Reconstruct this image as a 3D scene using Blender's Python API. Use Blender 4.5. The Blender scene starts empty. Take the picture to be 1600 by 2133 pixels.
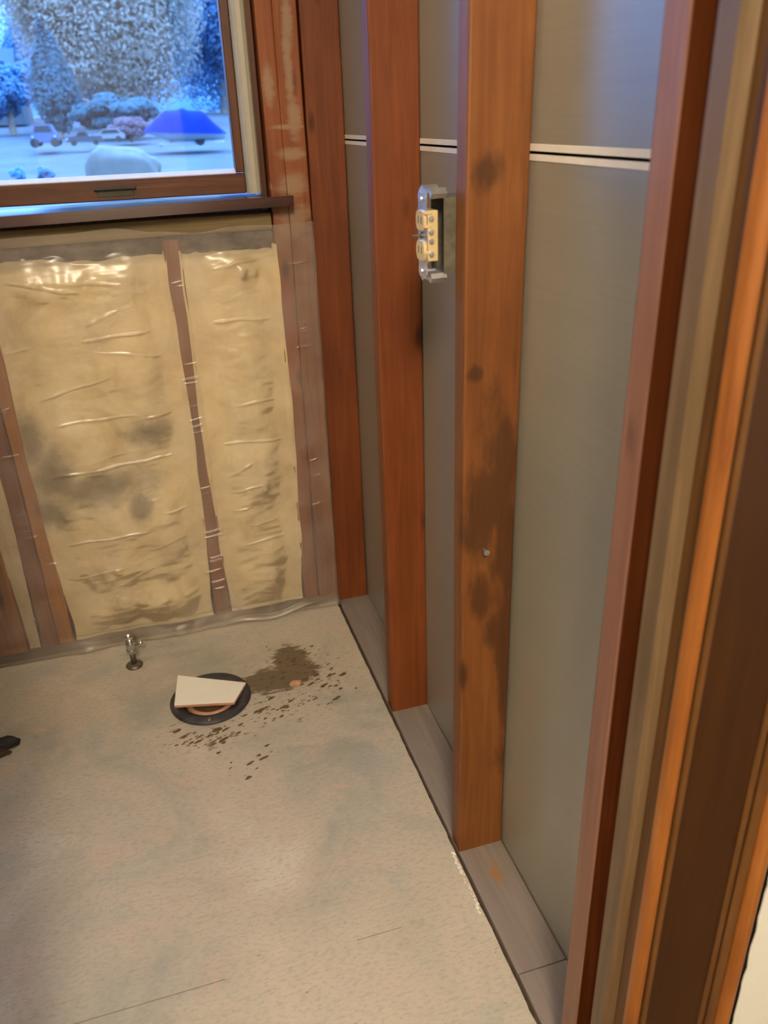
import bpy, bmesh, math, random
import numpy as np
from mathutils import Vector, Matrix, noise as mnoise

SC = bpy.context.scene
COL = SC.collection
random.seed(7)
RNG = np.random.default_rng(7)

# ------------------------------------------------------------------ camera
def cam_axes(yaw, pitch, roll):
    cy, sy, cp, sp = math.cos(yaw), math.sin(yaw), math.cos(pitch), math.sin(pitch)
    f = Vector((sy*cp, cy*cp, -sp)); r = Vector((cy, -sy, 0)); u = r.cross(f)
    c, s = math.cos(roll), math.sin(roll)
    return c*r + s*u, -s*r + c*u, f
F_PX = 1698.14
cd = bpy.data.cameras.new('camera'); cam = bpy.data.objects.new('camera', cd); COL.objects.link(cam)
r_, u_, f_ = cam_axes(0.2791, 0.4546, -0.0364)
M = Matrix(((r_.x, u_.x, -f_.x), (r_.y, u_.y, -f_.y), (r_.z, u_.z, -f_.z))).to_4x4()
M.translation = Vector((-0.4222, -1.9778, 1.2701))
cam.matrix_world = M
cd.sensor_fit = 'HORIZONTAL'; cd.sensor_width = 36.0; cd.lens = 36.0*F_PX/1600.0
cd.clip_start = 0.02; cd.clip_end = 300
cd.dof.use_dof = True; cd.dof.focus_distance = 1.55; cd.dof.aperture_fstop = 7.0
SC.camera = cam

# ------------------------------------------------------------------ colour management, sky, lamps
SC.view_settings.view_transform = 'Standard'; SC.view_settings.look = 'None'
SC.view_settings.gamma = 1.0; SC.view_settings.use_curve_mapping = False
SC.view_settings.exposure = 0.12
W = bpy.data.worlds.new('dusk_sky'); SC.world = W; W.use_nodes = True
wn = W.node_tree; wn.nodes.clear()
wo = wn.nodes.new('ShaderNodeOutputWorld'); wb = wn.nodes.new('ShaderNodeBackground')
wt = wn.nodes.new('ShaderNodeTexCoord'); ws = wn.nodes.new('ShaderNodeSeparateXYZ'); wr = wn.nodes.new('ShaderNodeValToRGB')
wn.links.new(wt.outputs['Generated'], ws.inputs[0]); wn.links.new(ws.outputs['Z'], wr.inputs[0])
wr.color_ramp.elements[0].position = 0.0; wr.color_ramp.elements[0].color = (0.022, 0.14, 0.52, 1)
wr.color_ramp.elements[1].position = 0.85; wr.color_ramp.elements[1].color = (1.2, 2.2, 4.2, 1)
wn.links.new(wr.outputs[0], wb.inputs[0]); wb.inputs[1].default_value = 3.5
wn.links.new(wb.outputs[0], wo.inputs[0])

def lamp(name, loc, power, radius, color):
    l = bpy.data.lights.new(name, 'POINT'); l.energy = power; l.shadow_soft_size = radius; l.color = color
    o = bpy.data.objects.new(name, l); COL.objects.link(o); o.location = loc
    return o
lamp('hall_lamp', (-0.60, -2.95, 2.20), 158, 0.20, (1.0, 0.82, 0.60))
lamp('bathroom_fill', (-1.05, -0.75, 2.25), 14, 0.08, (1.0, 0.90, 0.72))  # added fill light to even out the floor, no fixture known here

# ------------------------------------------------------------------ node helpers
def srgb(r, g, b):
    f = lambda c: (c/255/12.92) if c/255 <= 0.04045 else ((c/255+0.055)/1.055)**2.4
    return (f(r), f(g), f(b), 1)

class NT:
    def __init__(s, name):
        s.m = bpy.data.materials.new(name); s.m.use_nodes = True
        s.t = s.m.node_tree; s.t.nodes.clear()
        s.out = s.n('ShaderNodeOutputMaterial')
        s.bsdf = s.n('ShaderNodeBsdfPrincipled'); s.l(s.bsdf.outputs[0], s.out.inputs[0])
        s.geo = s.n('ShaderNodeNewGeometry')
    def n(s, k, **kw):
        x = s.t.nodes.new(k)
        for a, v in kw.items(): setattr(x, a, v)
        return x
    def l(s, a, b): s.t.links.new(a, b)
    def pos(s, scale, offset=None):
        m = s.n('ShaderNodeMapping'); m.inputs['Scale'].default_value = scale
        if offset: m.inputs['Location'].default_value = offset
        s.l(s.geo.outputs['Position'], m.inputs[0]); return m.outputs[0]
    def obj(s, scale):
        tc = s.n('ShaderNodeTexCoord'); oi = s.n('ShaderNodeObjectInfo')
        ad = s.n('ShaderNodeVectorMath', operation='SCALE'); ad.inputs[0].default_value = (13, 7, 5); s.l(oi.outputs['Random'], ad.inputs['Scale'])
        m = s.n('ShaderNodeMapping'); m.inputs['Scale'].default_value = scale
        s.l(tc.outputs['Object'], m.inputs[0])
        a2 = s.n('ShaderNodeVectorMath', operation='ADD'); s.l(m.outputs[0], a2.inputs[0]); s.l(ad.outputs[0], a2.inputs[1])
        return a2.outputs[0]
    def noise(s, vec, scale, detail=4, rough=0.6, dist=0.0):
        x = s.n('ShaderNodeTexNoise'); x.inputs['Scale'].default_value = scale; x.inputs['Detail'].default_value = detail
        x.inputs['Roughness'].default_value = rough; x.inputs['Distortion'].default_value = dist
        s.l(vec, x.inputs['Vector']); return x.outputs['Fac']
    def ramp(s, fac, *stops):
        x = s.n('ShaderNodeValToRGB'); e = x.color_ramp.elements
        while len(e) > 1: e.remove(e[-1])
        for i, (p, c) in enumerate(stops):
            k = e[0] if i == 0 else e.new(p)
            k.position = p; k.color = c if len(c) == 4 else (*c, 1)
        s.l(fac, x.inputs[0]); return x.outputs[0]
    def rng(s, fac, a, b, c=0.0, d=1.0, smooth=True):
        x = s.n('ShaderNodeMapRange'); x.interpolation_type = 'SMOOTHSTEP' if smooth else 'LINEAR'
        for i, v in zip(('From Min', 'From Max', 'To Min', 'To Max'), (a, b, c, d)): x.inputs[i].default_value = v
        s.l(fac, x.inputs['Value']); return x.outputs[0]
    def math(s, op, a, b=None):
        x = s.n('ShaderNodeMath', operation=op)
        for i, v in enumerate((a, b)):
            if v is None: continue
            if isinstance(v, (int, float)): x.inputs[i].default_value = v
            else: s.l(v, x.inputs[i])
        return x.outputs[0]
    def mix(s, fac, a, b, mode='MIX'):
        x = s.n('ShaderNodeMix', data_type='RGBA', blend_type=mode)
        for i, v in ((0, fac), (6, a), (7, b)):
            if isinstance(v, (int, float)): x.inputs[i].default_value = v
            elif isinstance(v, tuple): x.inputs[i].default_value = v
            else: s.l(v, x.inputs[i])
        return x.outputs[2]
    def blobs(s, items, wob=0.5, scale=25, stretch=(1, 1, 1)):
        """mask of ellipsoid patches at fixed world places, broken by noise"""
        nz = s.noise(s.pos(stretch), scale, 5, 0.65)
        res = None
        for c, r in items:
            sub = s.n('ShaderNodeVectorMath', operation='SUBTRACT'); s.l(s.geo.outputs['Position'], sub.inputs[0]); sub.inputs[1].default_value = c
            mul = s.n('ShaderNodeVectorMath', operation='MULTIPLY'); s.l(sub.outputs[0], mul.inputs[0]); mul.inputs[1].default_value = tuple(1/k for k in r)
            ln = s.n('ShaderNodeVectorMath', operation='LENGTH'); s.l(mul.outputs[0], ln.inputs[0])
            v = ln.outputs['Value']
            res = v if res is None else s.math('MINIMUM', res, v)
        d = s.math('ADD', res, s.math('MULTIPLY', s.math('SUBTRACT', nz, 0.5), wob*2))
        return d
    def bump(s, h, strength, dist=0.01):
        b = s.n('ShaderNodeBump'); b.inputs['Strength'].default_value = strength; b.inputs['Distance'].default_value = dist
        s.l(h, b.inputs['Height']); s.l(b.outputs[0], s.bsdf.inputs['Normal'])
    def set(s, color=None, rough=0.6, metal=0.0, spec=0.5, coat=0.0):
        b = s.bsdf
        if color is not None:
            if isinstance(color, tuple): b.inputs['Base Color'].default_value = color
            else: s.l(color, b.inputs['Base Color'])
        if isinstance(rough, (int, float)): b.inputs['Roughness'].default_value = rough
        else: s.l(rough, b.inputs['Roughness'])
        b.inputs['Metallic'].default_value = metal; b.inputs['Specular IOR Level'].default_value = spec
        b.inputs['Coat Weight'].default_value = coat; b.inputs['Coat Roughness'].default_value = 0.2
        return s.m

def leafmat(name, c):
    n = NT(name); f = n.noise(n.pos((1, 1, 1)), 0.5, 4)
    col = n.ramp(f, (0.3, tuple(v*0.75 for v in c)+(1,)), (0.7, tuple(min(1, v*1.25) for v in c)+(1,)))
    n.set(col, 0.9, 0, 0.1)
    t = n.n('ShaderNodeBsdfTranslucent'); n.l(col, t.inputs[0]); mx = n.n('ShaderNodeMixShader'); mx.inputs[0].default_value = 0.55
    n.l(n.bsdf.outputs[0], mx.inputs[1]); n.l(t.outputs[0], mx.inputs[2]); n.l(mx.outputs[0], n.out.inputs[0]); return n.m
def plain(name, c, rough=0.6, metal=0.0, var=0.12, scale=30, spec=0.5):
    n = NT(name); f = n.noise(n.pos((1, 1, 1)), scale, 4)
    lo = tuple(v*(1-var) for v in c[:3]) + (1,); hi = tuple(min(1, v*(1+var)) for v in c[:3]) + (1,)
    return n.set(n.ramp(f, (0.3, lo), (0.7, hi)), rough, metal, spec)

def wood(name, lo, mid, hi, axis='z', rough=0.55, blobs=None, blobcol=None, scuff=None, knots=True, spec=0.4, bump=0.25):
    n = NT(name)
    sc = {'z': (26, 26, 1.3), 'x': (1.3, 26, 26), 'y': (26, 1.3, 26)}[axis]
    g = n.noise(n.obj(sc), 2.2, 6, 0.6, 1.2)
    big = n.noise(n.obj(tuple(k*0.16 if k > 2 else k*1.8 for k in sc)), 1.6, 3)
    f = n.math('ADD', n.math('MULTIPLY', g, 0.6), n.math('MULTIPLY', big, 0.4))
    c = n.ramp(f, (0.30, lo), (0.5, mid), (0.72, hi))
    if knots:
        v = n.n('ShaderNodeTexVoronoi'); v.inputs['Scale'].default_value = 1.0
        n.l(n.obj({'z': (15, 15, 5.2), 'x': (5.2, 15, 15), 'y': (15, 5.2, 15)}[axis]), v.inputs['Vector'])
        kd = n.math('ADD', v.outputs['Distance'], n.math('MULTIPLY', n.math('SUBTRACT', g, 0.5), 0.25))
        k = n.rng(kd, 0.05, 0.20, 0.75, 0.0)
        c = n.mix(k, c, tuple(x*0.25 for x in lo[:3]) + (1,))
    if blobs:
        d = n.blobs(blobs, 1.3, 24, (1, 1, 0.35))
        c = n.mix(n.rng(d, 0.30, 1.15, 0.72, 0.0), c, blobcol)
    if scuff:
        d = n.blobs(scuff[0], 0.7, 30, (0.5, 0.5, 1.6))
        c = n.mix(n.rng(d, 0.3, 1.15, scuff[2], 0.0), c, scuff[1])
    n.bump(g, bump, 0.002)
    return n.set(c, rough, 0, spec)

# ------------------------------------------------------------------ object helpers
def wloc(p):
    v = Vector((0, 0, 0))
    while p is not None: v += p.location; p = p.parent
    return v
def tag(o, label=None, cat=None, group=None, kind=None):
    if label: o['label'] = label
    if cat: o['category'] = cat
    if group: o['group'] = group
    if kind: o['kind'] = kind
    return o
def root(name, loc, label, cat=None, group=None, kind=None):
    o = bpy.data.objects.new(name, None); COL.objects.link(o); o.location = loc; o.empty_display_size = 0.05
    return tag(o, label, cat, group, kind)
def link(name, me, mat, parent=None, smooth=False):
    """me is a mesh in world coordinates; becomes one object, placed under its parent with its origin at its own centre-bottom"""
    n = len(me.vertices); co = np.empty(n*3, np.float32); me.vertices.foreach_get('co', co); co = co.reshape(-1, 3)
    c = np.array([(co[:, 0].min()+co[:, 0].max())/2, (co[:, 1].min()+co[:, 1].max())/2, co[:, 2].min()], np.float32)
    me.vertices.foreach_set('co', (co-c).ravel()); me.update()
    if smooth: me.polygons.foreach_set('use_smooth', [True]*len(me.polygons))
    me.materials.append(mat)
    o = bpy.data.objects.new(name, me); COL.objects.link(o)
    o.location = Vector(c.tolist()) - wloc(parent)
    if parent: o.parent = parent
    return o
def bobj(name, bm, mat, parent=None, smooth=False):
    me = bpy.data.meshes.new(name); bmesh.ops.recalc_face_normals(bm, faces=bm.faces); bm.to_mesh(me); bm.free()
    return link(name, me, mat, parent, smooth)
def add_box(bm, a, b, bevel=0.0, seg=1):
    r = bmesh.ops.create_cube(bm, size=1.0)
    vs = r['verts']
    for v in vs:
        v.co = Vector([(a[i]+b[i])/2 + v.co[i]*(b[i]-a[i]) for i in range(3)])
    if bevel:
        es = list({e for v in vs for e in v.link_edges})
        bmesh.ops.bevel(bm, geom=es, offset=bevel, segments=seg, affect='EDGES', profile=0.5)
def box(name, a, b, mat, parent=None, bevel=0.0, seg=1):
    bm = bmesh.new(); add_box(bm, a, b, bevel, seg); return bobj(name, bm, mat, parent)
def beam(name, a, b, mat, parent=None, axis=2, n=24, warp=0.002, rnd=0.004, seed=0):
    """a rough sawn stick: rounded rectangle swept along an axis with slight waviness"""
    i, j = [k for k in range(3) if k != axis]
    hw, hh = (b[i]-a[i])/2, (b[j]-a[j])/2
    prof = []
    for sx, sy, a0 in ((1, 1, 0), (-1, 1, 90), (-1, -1, 180), (1, -1, 270)):
        for t in (0, 45, 90):
            an = math.radians(a0+t); prof.append((sx*(hw-rnd)+rnd*math.cos(an), sy*(hh-rnd)+rnd*math.sin(an)))
    vs, fs = [], []; m = len(prof)
    for k in range(n+1):
        t = a[axis] + (b[axis]-a[axis])*k/n
        dx = warp*(mnoise.noise(Vector((t*2.1, seed*3.7, 0.3)))); dy = warp*(mnoise.noise(Vector((t*2.1, seed*3.7, 9.3))))
        for q, (px, py) in enumerate(prof):
            w = 0.0006*mnoise.noise(Vector((t*14, q*1.7, seed)))
            p = [0, 0, 0]; p[axis] = t
            p[i] = (a[i]+b[i])/2 + px + dx + w; p[j] = (a[j]+b[j])/2 + py + dy + w
            vs.append(p)
    for k in range(n):
        for q in range(m):
            fs.append((k*m+q, k*m+(q+1) % m, (k+1)*m+(q+1) % m, (k+1)*m+q))
    fs.append(tuple(range(m))); fs.append(tuple(n*m+q for q in range(m)))
    bm = bmesh.new(); V = [bm.verts.new(v) for v in vs]
    for f in fs: bm.faces.new([V[q] for q in f])
    return bobj(name, bm, mat, parent)
def lathe(bm, prof, c, axis='z', seg=24):
    rings = []
    for r, h in prof:
        ring = []
        for k in range(seg):
            t = 2*math.pi*k/seg; x, y = r*math.cos(t), r*math.sin(t)
            p = {'z': (x, y, h), 'x': (h, x, y), 'y': (x, h, y)}[axis]
            ring.append(bm.verts.new(Vector(c)+Vector(p)))
        rings.append(ring)
    for a, b in zip(rings, rings[1:]):
        for k in range(seg): bm.faces.new((a[k], a[(k+1) % seg], b[(k+1) % seg], b[k]))
    for rg in (rings[0], rings[-1]):
        if prof[0 if rg is rings[0] else -1][0] > 1e-5:
            bm.faces.new(rg)
def prism(bm, poly, a, b, axis='z'):
    """extrude a plan polygon between a and b"""
    def P(u, v, h): return {'z': (u, v, h), 'x': (h, u, v), 'y': (u, h, v)}[axis]
    lo = [bm.verts.new(P(u, v, a)) for u, v in poly]; hi = [bm.verts.new(P(u, v, b)) for u, v in poly]
    n = len(poly)
    for k in range(n): bm.faces.new((lo[k], lo[(k+1) % n], hi[(k+1) % n], hi[k]))
    bm.faces.new(lo[::-1]); bm.faces.new(hi)
def grid_mesh(name, X, Y, Z):
    h, w = X.shape
    me = bpy.data.meshes.new(name)
    co = np.stack([X, Y, Z], -1).reshape(-1, 3).astype(np.float32)
    idx = np.arange(h*w).reshape(h, w)
    q = np.stack([idx[:-1, :-1], idx[:-1, 1:], idx[1:, 1:], idx[1:, :-1]], -1).reshape(-1, 4)
    me.vertices.add(len(co)); me.vertices.foreach_set('co', co.ravel())
    me.loops.add(q.size); me.loops.foreach_set('vertex_index', q.ravel().astype(np.int32))
    me.polygons.add(len(q)); me.polygons.foreach_set('loop_start', np.arange(0, q.size, 4, dtype=np.int32))
    me.polygons.foreach_set('loop_total', np.full(len(q), 4, np.int32))
    me.update(calc_edges=True); return me
def vnoise(x, y, seed=0):
    """smooth value noise on arrays"""
    r = np.random.default_rng(seed).random((64, 64))
    xi, yi = np.floor(x).astype(int), np.floor(y).astype(int); fx, fy = x-xi, y-yi
    fx, fy = fx*fx*(3-2*fx), fy*fy*(3-2*fy)
    g = lambda a, b: r[a % 64, b % 64]
    return (g(xi, yi)*(1-fx)*(1-fy)+g(xi+1, yi)*fx*(1-fy)+g(xi, yi+1)*(1-fx)*fy+g(xi+1, yi+1)*fx*fy)*2-1
def quads_mesh(name, C, U, V):
    """loose quads, one per row: centre C, half axes U, V"""
    n = len(C); co = np.stack([C-U-V, C+U-V, C+U+V, C-U+V], 1).reshape(-1, 3).astype(np.float32)
    me = bpy.data.meshes.new(name)
    me.vertices.add(4*n); me.vertices.foreach_set('co', co.ravel())
    me.loops.add(4*n); me.loops.foreach_set('vertex_index', np.arange(4*n, dtype=np.int32))
    me.polygons.add(n); me.polygons.foreach_set('loop_start', np.arange(0, 4*n, 4, dtype=np.int32)); me.polygons.foreach_set('loop_total', np.full(n, 4, np.int32))
    me.update(calc_edges=True); return me

# ------------------------------------------------------------------ materials
DARKK = (0.045, 0.012, 0.003, 1)
m_stud = wood('red_fir', (0.1185, 0.02639, 0.004592, 1), (0.1802, 0.04399, 0.0082, 1), (0.2472, 0.06798, 0.01443, 1))
m_stud3 = wood('orange_fir', (0.125, 0.03906, 0.0082, 1), (0.185, 0.06324, 0.01394, 1), (0.26, 0.09765, 0.02624, 1),
    blobs=[((0.060, -0.94, 0.80), (0.040, 0.05, 0.10)), ((0.045, -0.94, 0.745), (0.050, 0.05, 0.075)), ((0.030, -0.94, 0.70), (0.030, 0.05, 0.07)), ((0.078, -0.94, 0.62), (0.034, 0.05, 0.14)),
           ((0.082, -0.94, 0.40), (0.028, 0.05, 0.28)), ((0.03, -0.94, 0.56), (0.028, 0.05, 0.05)), ((0.055, -0.94, 0.49), (0.022, 0.05, 0.05)),
           ((0.028, -0.94, 1.20), (0.022, 0.05, 0.03)), ((0.018, -0.94, 0.935), (0.012, 0.03, 0.012))],
    blobcol=(0.045, 0.017, 0.006, 1))
m_stud4 = wood('pink_fir', (0.17, 0.0744, 0.0451, 1), (0.22, 0.1023, 0.0656, 1), (0.28, 0.1395, 0.0943, 1), rough=0.45)
m_studscuff = wood('plaster_scuffed_fir', (0.15, 0.0372, 0.00984, 1), (0.25, 0.06975, 0.01968, 1), (0.33, 0.107, 0.0328, 1),
    scuff=([((-0.035, 0, 1.37), (0.013, 0.05, 0.11)), ((-0.03, 0, 1.27), (0.018, 0.05, 0.05)), ((-0.04, 0, 1.195), (0.04, 0.05, 0.016)), ((-0.08, 0, 1.33), (0.014, 0.05, 0.05)),
            ((-0.045, 0, 1.25), (0.05, 0.05, 0.006)), ((-0.03, 0, 1.46), (0.013, 0.05, 0.06)), ((-0.045, 0, 1.13), (0.04, 0.05, 0.03)), ((-0.045, 0, 1.05), (0.05, 0.05, 0.05)), ((-0.1, 0, 1.13), (0.01, 0.05, 0.012))],
           srgb(165, 140, 112), 0.65))
m_studback = wood('brown_fir', (0.13, 0.045, 0.018, 1), (0.24, 0.085, 0.038, 1), (0.36, 0.145, 0.07, 1))
m_studleft = wood('amber_fir', (0.24, 0.09, 0.014, 1), (0.44, 0.17, 0.03, 1), (0.60, 0.26, 0.045, 1))
m_baseshade = wood('shaded_base_wood', (0.10, 0.08, 0.06, 1), (0.16, 0.125, 0.09, 1), (0.24, 0.19, 0.13, 1), axis='x', knots=False, rough=0.8)  # grey-brown plate wood, darkened to carry the shadow at the wall foot
m_roughsill = wood('grey_pine', (0.15, 0.105, 0.042, 1), (0.24, 0.17, 0.07, 1), (0.34, 0.25, 0.115, 1), axis='x')
m_plate = wood('greyed_plate_wood', (0.19, 0.152, 0.125, 1), (0.235, 0.19, 0.16, 1), (0.285, 0.238, 0.203, 1), axis='y', knots=False, rough=0.75, bump=0.1,
    blobs=[((0.045, -1.01, 0), (0.012, 0.03, 0.05))], blobcol=(0.33, 0.14, 0.03, 1))
m_winwood = wood('stained_window_wood', (0.055, 0.016, 0.006, 1), (0.10, 0.032, 0.011, 1), (0.16, 0.055, 0.018, 1), axis='x', rough=0.4, knots=False)
m_winwoodv = wood('stained_stile_wood', (0.055, 0.016, 0.006, 1), (0.10, 0.032, 0.011, 1), (0.16, 0.055, 0.018, 1), rough=0.4, knots=False)
m_sill = wood('stained_sill_wood', (0.035, 0.011, 0.006, 1), (0.06, 0.018, 0.010, 1), (0.09, 0.03, 0.015, 1), axis='x', rough=0.28, knots=False, spec=0.8, bump=0.03)
m_trimdark = wood('dark_red_casing', (0.020, 0.006, 0.001, 1), (0.030, 0.009, 0.0014, 1), (0.042, 0.014, 0.002, 1), rough=0.45, knots=False)
m_trimbead = wood('amber_casing_bead', (0.15, 0.045, 0.008, 1), (0.25, 0.085, 0.017, 1), (0.38, 0.15, 0.035, 1), rough=0.38, knots=False)
m_stop = wood('worn_brown_stop', (0.085, 0.052, 0.025, 1), (0.13, 0.080, 0.040, 1), (0.19, 0.12, 0.065, 1), rough=0.45, knots=False)
m_jamb = wood('brown_jamb', (0.06, 0.026, 0.006, 1), (0.10, 0.042, 0.011, 1), (0.16, 0.07, 0.02, 1), rough=0.45, knots=False)

sb_ = [q for q in m_sill.node_tree.nodes if q.type == 'BSDF_PRINCIPLED'][0]; sb_.inputs['Coat Weight'].default_value = 1.0; sb_.inputs['Coat Roughness'].default_value = 0.12
def board_mat():
    n = NT('grey_gypsum_paper')
    f = n.noise(n.pos((3, 3, 160)), 1.6, 4, 0.6); g = n.noise(n.pos((1, 1, 1)), 3, 3)
    f2 = n.math('ADD', n.math('MULTIPLY', f, 0.5), n.math('MULTIPLY', g, 0.5))
    n.bump(f, 0.08, 0.001); n.bsdf.inputs['IOR'].default_value = 1.6
    return n.set(n.ramp(f2, (0.3, (0.2467, 0.2375, 0.1913, 1)), (0.7, (0.2992, 0.285, 0.2338, 1))), 0.28, 0, 1.0)
m_board = board_mat()
m_paper = plain('white_paper_edge', (0.82, 0.76, 0.68, 1), 0.6, var=0.05)
m_hall = plain('white_hall_paint', (0.66, 0.68, 0.65, 1), 0.6, var=0.03, scale=6)
m_bath = plain('dull_plaster', (0.45, 0.36, 0.26, 1), 0.8, var=0.1, scale=4)
m_dark = plain('dark_void', (0.012, 0.009, 0.007, 1), 0.9)
m_dirt = plain('dirt_in_gap', (0.07, 0.042, 0.022, 1), 0.95, scale=80, var=0.5)

def floor_mat():
    n = NT('scraped_floor')
    p1 = n.pos((1, 1, 1))
    a = n.noise(p1, 3.2, 5, 0.6, 0.6); b = n.noise(n.pos((1, 1.5, 1), (3, 2, 0)), 7, 6, 0.65); fine = n.noise(n.pos((40, 90, 1)), 2.0, 5, 0.7)
    c = n.ramp(a, (0.33, (0.36, 0.345, 0.295, 1)), (0.46, (0.48, 0.425, 0.345, 1)), (0.58, (0.53, 0.455, 0.365, 1)), (0.70, (0.60, 0.54, 0.445, 1)))
    c = n.mix(n.rng(b, 0.55, 0.70, 0, 0.7), c, (0.58, 0.435, 0.345, 1))
    c = n.mix(n.rng(n.noise(n.pos((1, 1, 1), (9, 4, 0)), 5, 5, 0.7), 0.55, 0.72, 0, 0.45), c, (0.34, 0.372, 0.3526, 1))
    c = n.mix(n.rng(fine, 0.30, 0.56, 0.5, 0.0), c, (0.29, 0.27, 0.23, 1))
    wipe = n.noise(n.pos((5, 14, 1), (1, 8, 0)), 1.0, 6, 0.75, 1.5)
    c = n.mix(n.rng(wipe, 0.28, 0.48, 0.32, 0.0), c, (0.33, 0.265, 0.19, 1))
    c = n.mix(n.rng(wipe, 0.56, 0.75, 0.0, 0.35), c, (0.62, 0.58, 0.48, 1))
    sp = n.noise(n.pos((34, 70, 1), (5, 1, 0)), 1.0, 3, 0.6)
    c = n.mix(n.rng(sp, 0.68, 0.74, 0, 0.45), c, (0.17, 0.125, 0.085, 1))
    # adhesive and dirt left by the toilet: patches fixed to the floor
    d = n.blobs([((-0.235, -0.30, 0), (0.105, 0.058, 1)), ((-0.19, -0.235, 0), (0.055, 0.075, 1)), ((-0.165, -0.285, 0), (0.05, 0.03, 1))], 0.75, 24, (1, 3.6, 1))
    c = n.mix(n.rng(d, 0.75, 0.98, 0.85, 0.0), c, (0.115, 0.075, 0.035, 1))
    d2 = n.blobs([((-0.20, -0.30, 0), (0.20, 0.14, 1)), ((-0.42, -0.44, 0), (0.15, 0.085, 1)), ((-0.25, -0.42, 0), (0.15, 0.07, 1))], 0.5, 12)
    spk = n.noise(n.pos((26, 60, 1), (2, 7, 0)), 1.5, 3, 0.6)
    c = n.mix(n.math('MULTIPLY', n.rng(d2, 0.5, 1.1, 1, 0), n.rng(spk, 0.59, 0.65, 0, 0.8)), c, (0.12, 0.07, 0.035, 1))
    n.bump(n.math('ADD', n.math('MULTIPLY', fine, 0.5), b), 0.10, 0.003)
    return n.set(c, 0.75, 0, 0.3)
m_floor = floor_mat()

def batt_mat():
    n = NT('yellow_tan_batt')
    a = n.noise(n.pos((1, 1, 1)), 7, 5, 0.6, 1.0); f = n.noise(n.pos((1, 1, 1)), 60, 4)
    c = n.ramp(a, (0.28, (0.64, 0.52, 0.30, 1)), (0.5, (0.80, 0.69, 0.45, 1)), (0.72, (0.85, 0.77, 0.56, 1)))
    d = n.blobs([((-0.455, 0, 0.583), (0.06, 0.2, 0.045)), ((-0.69, 0, 0.50), (0.075, 0.2, 0.07)), ((-0.58, 0, 0.46), (0.14, 0.2, 0.05)), ((-0.50, 0, 0.39), (0.03, 0.2, 0.06)),
                 ((-0.72, 0, 0.60), (0.03, 0.2, 0.10)), ((-0.71, 0, 0.41), (0.06, 0.2, 0.05))], 0.9, 14)
    c = n.mix(n.rng(d, 0.2, 1.35, 0.70, 0.0), c, (0.15, 0.13, 0.085, 1))
    n.bump(f, 0.3, 0.004)
    return n.set(c, 0.9, 0, 0.1)
m_batt = batt_mat()
m_fibre = plain('dirty_grey_fibre', (0.13, 0.11, 0.095, 1), 0.95, var=0.85, scale=11)

def film_mat():
    n = NT('clear_poly_film')
    tr = n.n('ShaderNodeBsdfTransparent'); tr.inputs[0].default_value = (0.97, 0.95, 0.92, 1)
    f = n.noise(n.pos((1, 1, 1)), 9, 4, 0.6)
    df = n.n('ShaderNodeBsdfDiffuse'); df.inputs[0].default_value = (0.80, 0.68, 0.57, 1)
    mx = n.n('ShaderNodeMixShader'); n.l(n.rng(f, 0.3, 0.75, 0.10, 0.26), mx.inputs[0]); n.l(tr.outputs[0], mx.inputs[1]); n.l(df.outputs[0], mx.inputs[2])
    gl = n.n('ShaderNodeBsdfGlossy'); gl.inputs['Roughness'].default_value = 0.30; gl.inputs[0].default_value = (1, 1, 1, 1)
    fr = n.n('ShaderNodeFresnel'); fr.inputs[0].default_value = 1.5
    m2 = n.n('ShaderNodeMixShader'); n.l(n.math('MULTIPLY', fr.outputs[0], 1.7), m2.inputs[0]); n.l(mx.outputs[0], m2.inputs[1]); n.l(gl.outputs[0], m2.inputs[2])
    n.l(m2.outputs[0], n.out.inputs[0]); return n.m
m_film = film_mat()

def glass_mat():
    n = NT('double_glazing')
    tr = n.n('ShaderNodeBsdfTransparent'); tr.inputs[0].default_value = (0.92, 0.95, 0.97, 1)
    gl = n.n('ShaderNodeBsdfGlossy'); gl.inputs['Roughness'].default_value = 0.03
    fr = n.n('ShaderNodeFresnel'); fr.inputs[0].default_value = 1.55
    mx = n.n('ShaderNodeMixShader'); n.l(n.math('MULTIPLY', fr.outputs[0], 0.7), mx.inputs[0])
    n.l(tr.outputs[0], mx.inputs[1]); n.l(gl.outputs[0], mx.inputs[2]); n.l(mx.outputs[0], n.out.inputs[0]); return n.m
m_glass = glass_mat()
m_vinyl = plain('cream_vinyl', (0.41, 0.3696, 0.28, 1), 0.45, var=0.05)
m_gasket = plain('pale_gasket', (0.60, 0.55, 0.58, 1), 0.4, var=0.05)
m_metal = plain('galvanised_steel', (0.62, 0.62, 0.64, 1), 0.38, 0.85, var=0.2, scale=60)
m_oldsteel = plain('weathered_steel', (0.13, 0.115, 0.085, 1), 0.55, 0.3, var=0.3, scale=50)
m_darkmetal = plain('tarnished_metal', (0.16, 0.14, 0.11, 1), 0.45, 0.7, var=0.3, scale=60)
m_latch = plain('dark_bronze', (0.05, 0.045, 0.03, 1), 0.4, 0.5)
m_ivory = plain('ivory_plastic', (0.66, 0.50, 0.26, 1), 0.22, var=0.05, spec=0.9)
m_black = plain('black_rubber', (0.02, 0.02, 0.022, 1), 0.6)
m_chrome = plain('dull_chrome', (0.58, 0.57, 0.52, 1), 0.25, 0.9, var=0.15, scale=50)
m_glaze = plain('cream_tile_glaze', (0.90, 0.88, 0.80, 1), 0.25, var=0.03, scale=12)
m_bisque = plain('terracotta_bisque', (0.50, 0.24, 0.14, 1), 0.8)
m_flange = plain('grimy_black_flange', (0.045, 0.04, 0.045, 1), 0.45, var=0.5, scale=40)
m_copper = plain('pink_wax_ring', (0.50, 0.26, 0.16, 1), 0.5, var=0.2)
m_plaster = plain('white_plaster_flake', (0.80, 0.76, 0.68, 1), 0.7)

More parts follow.
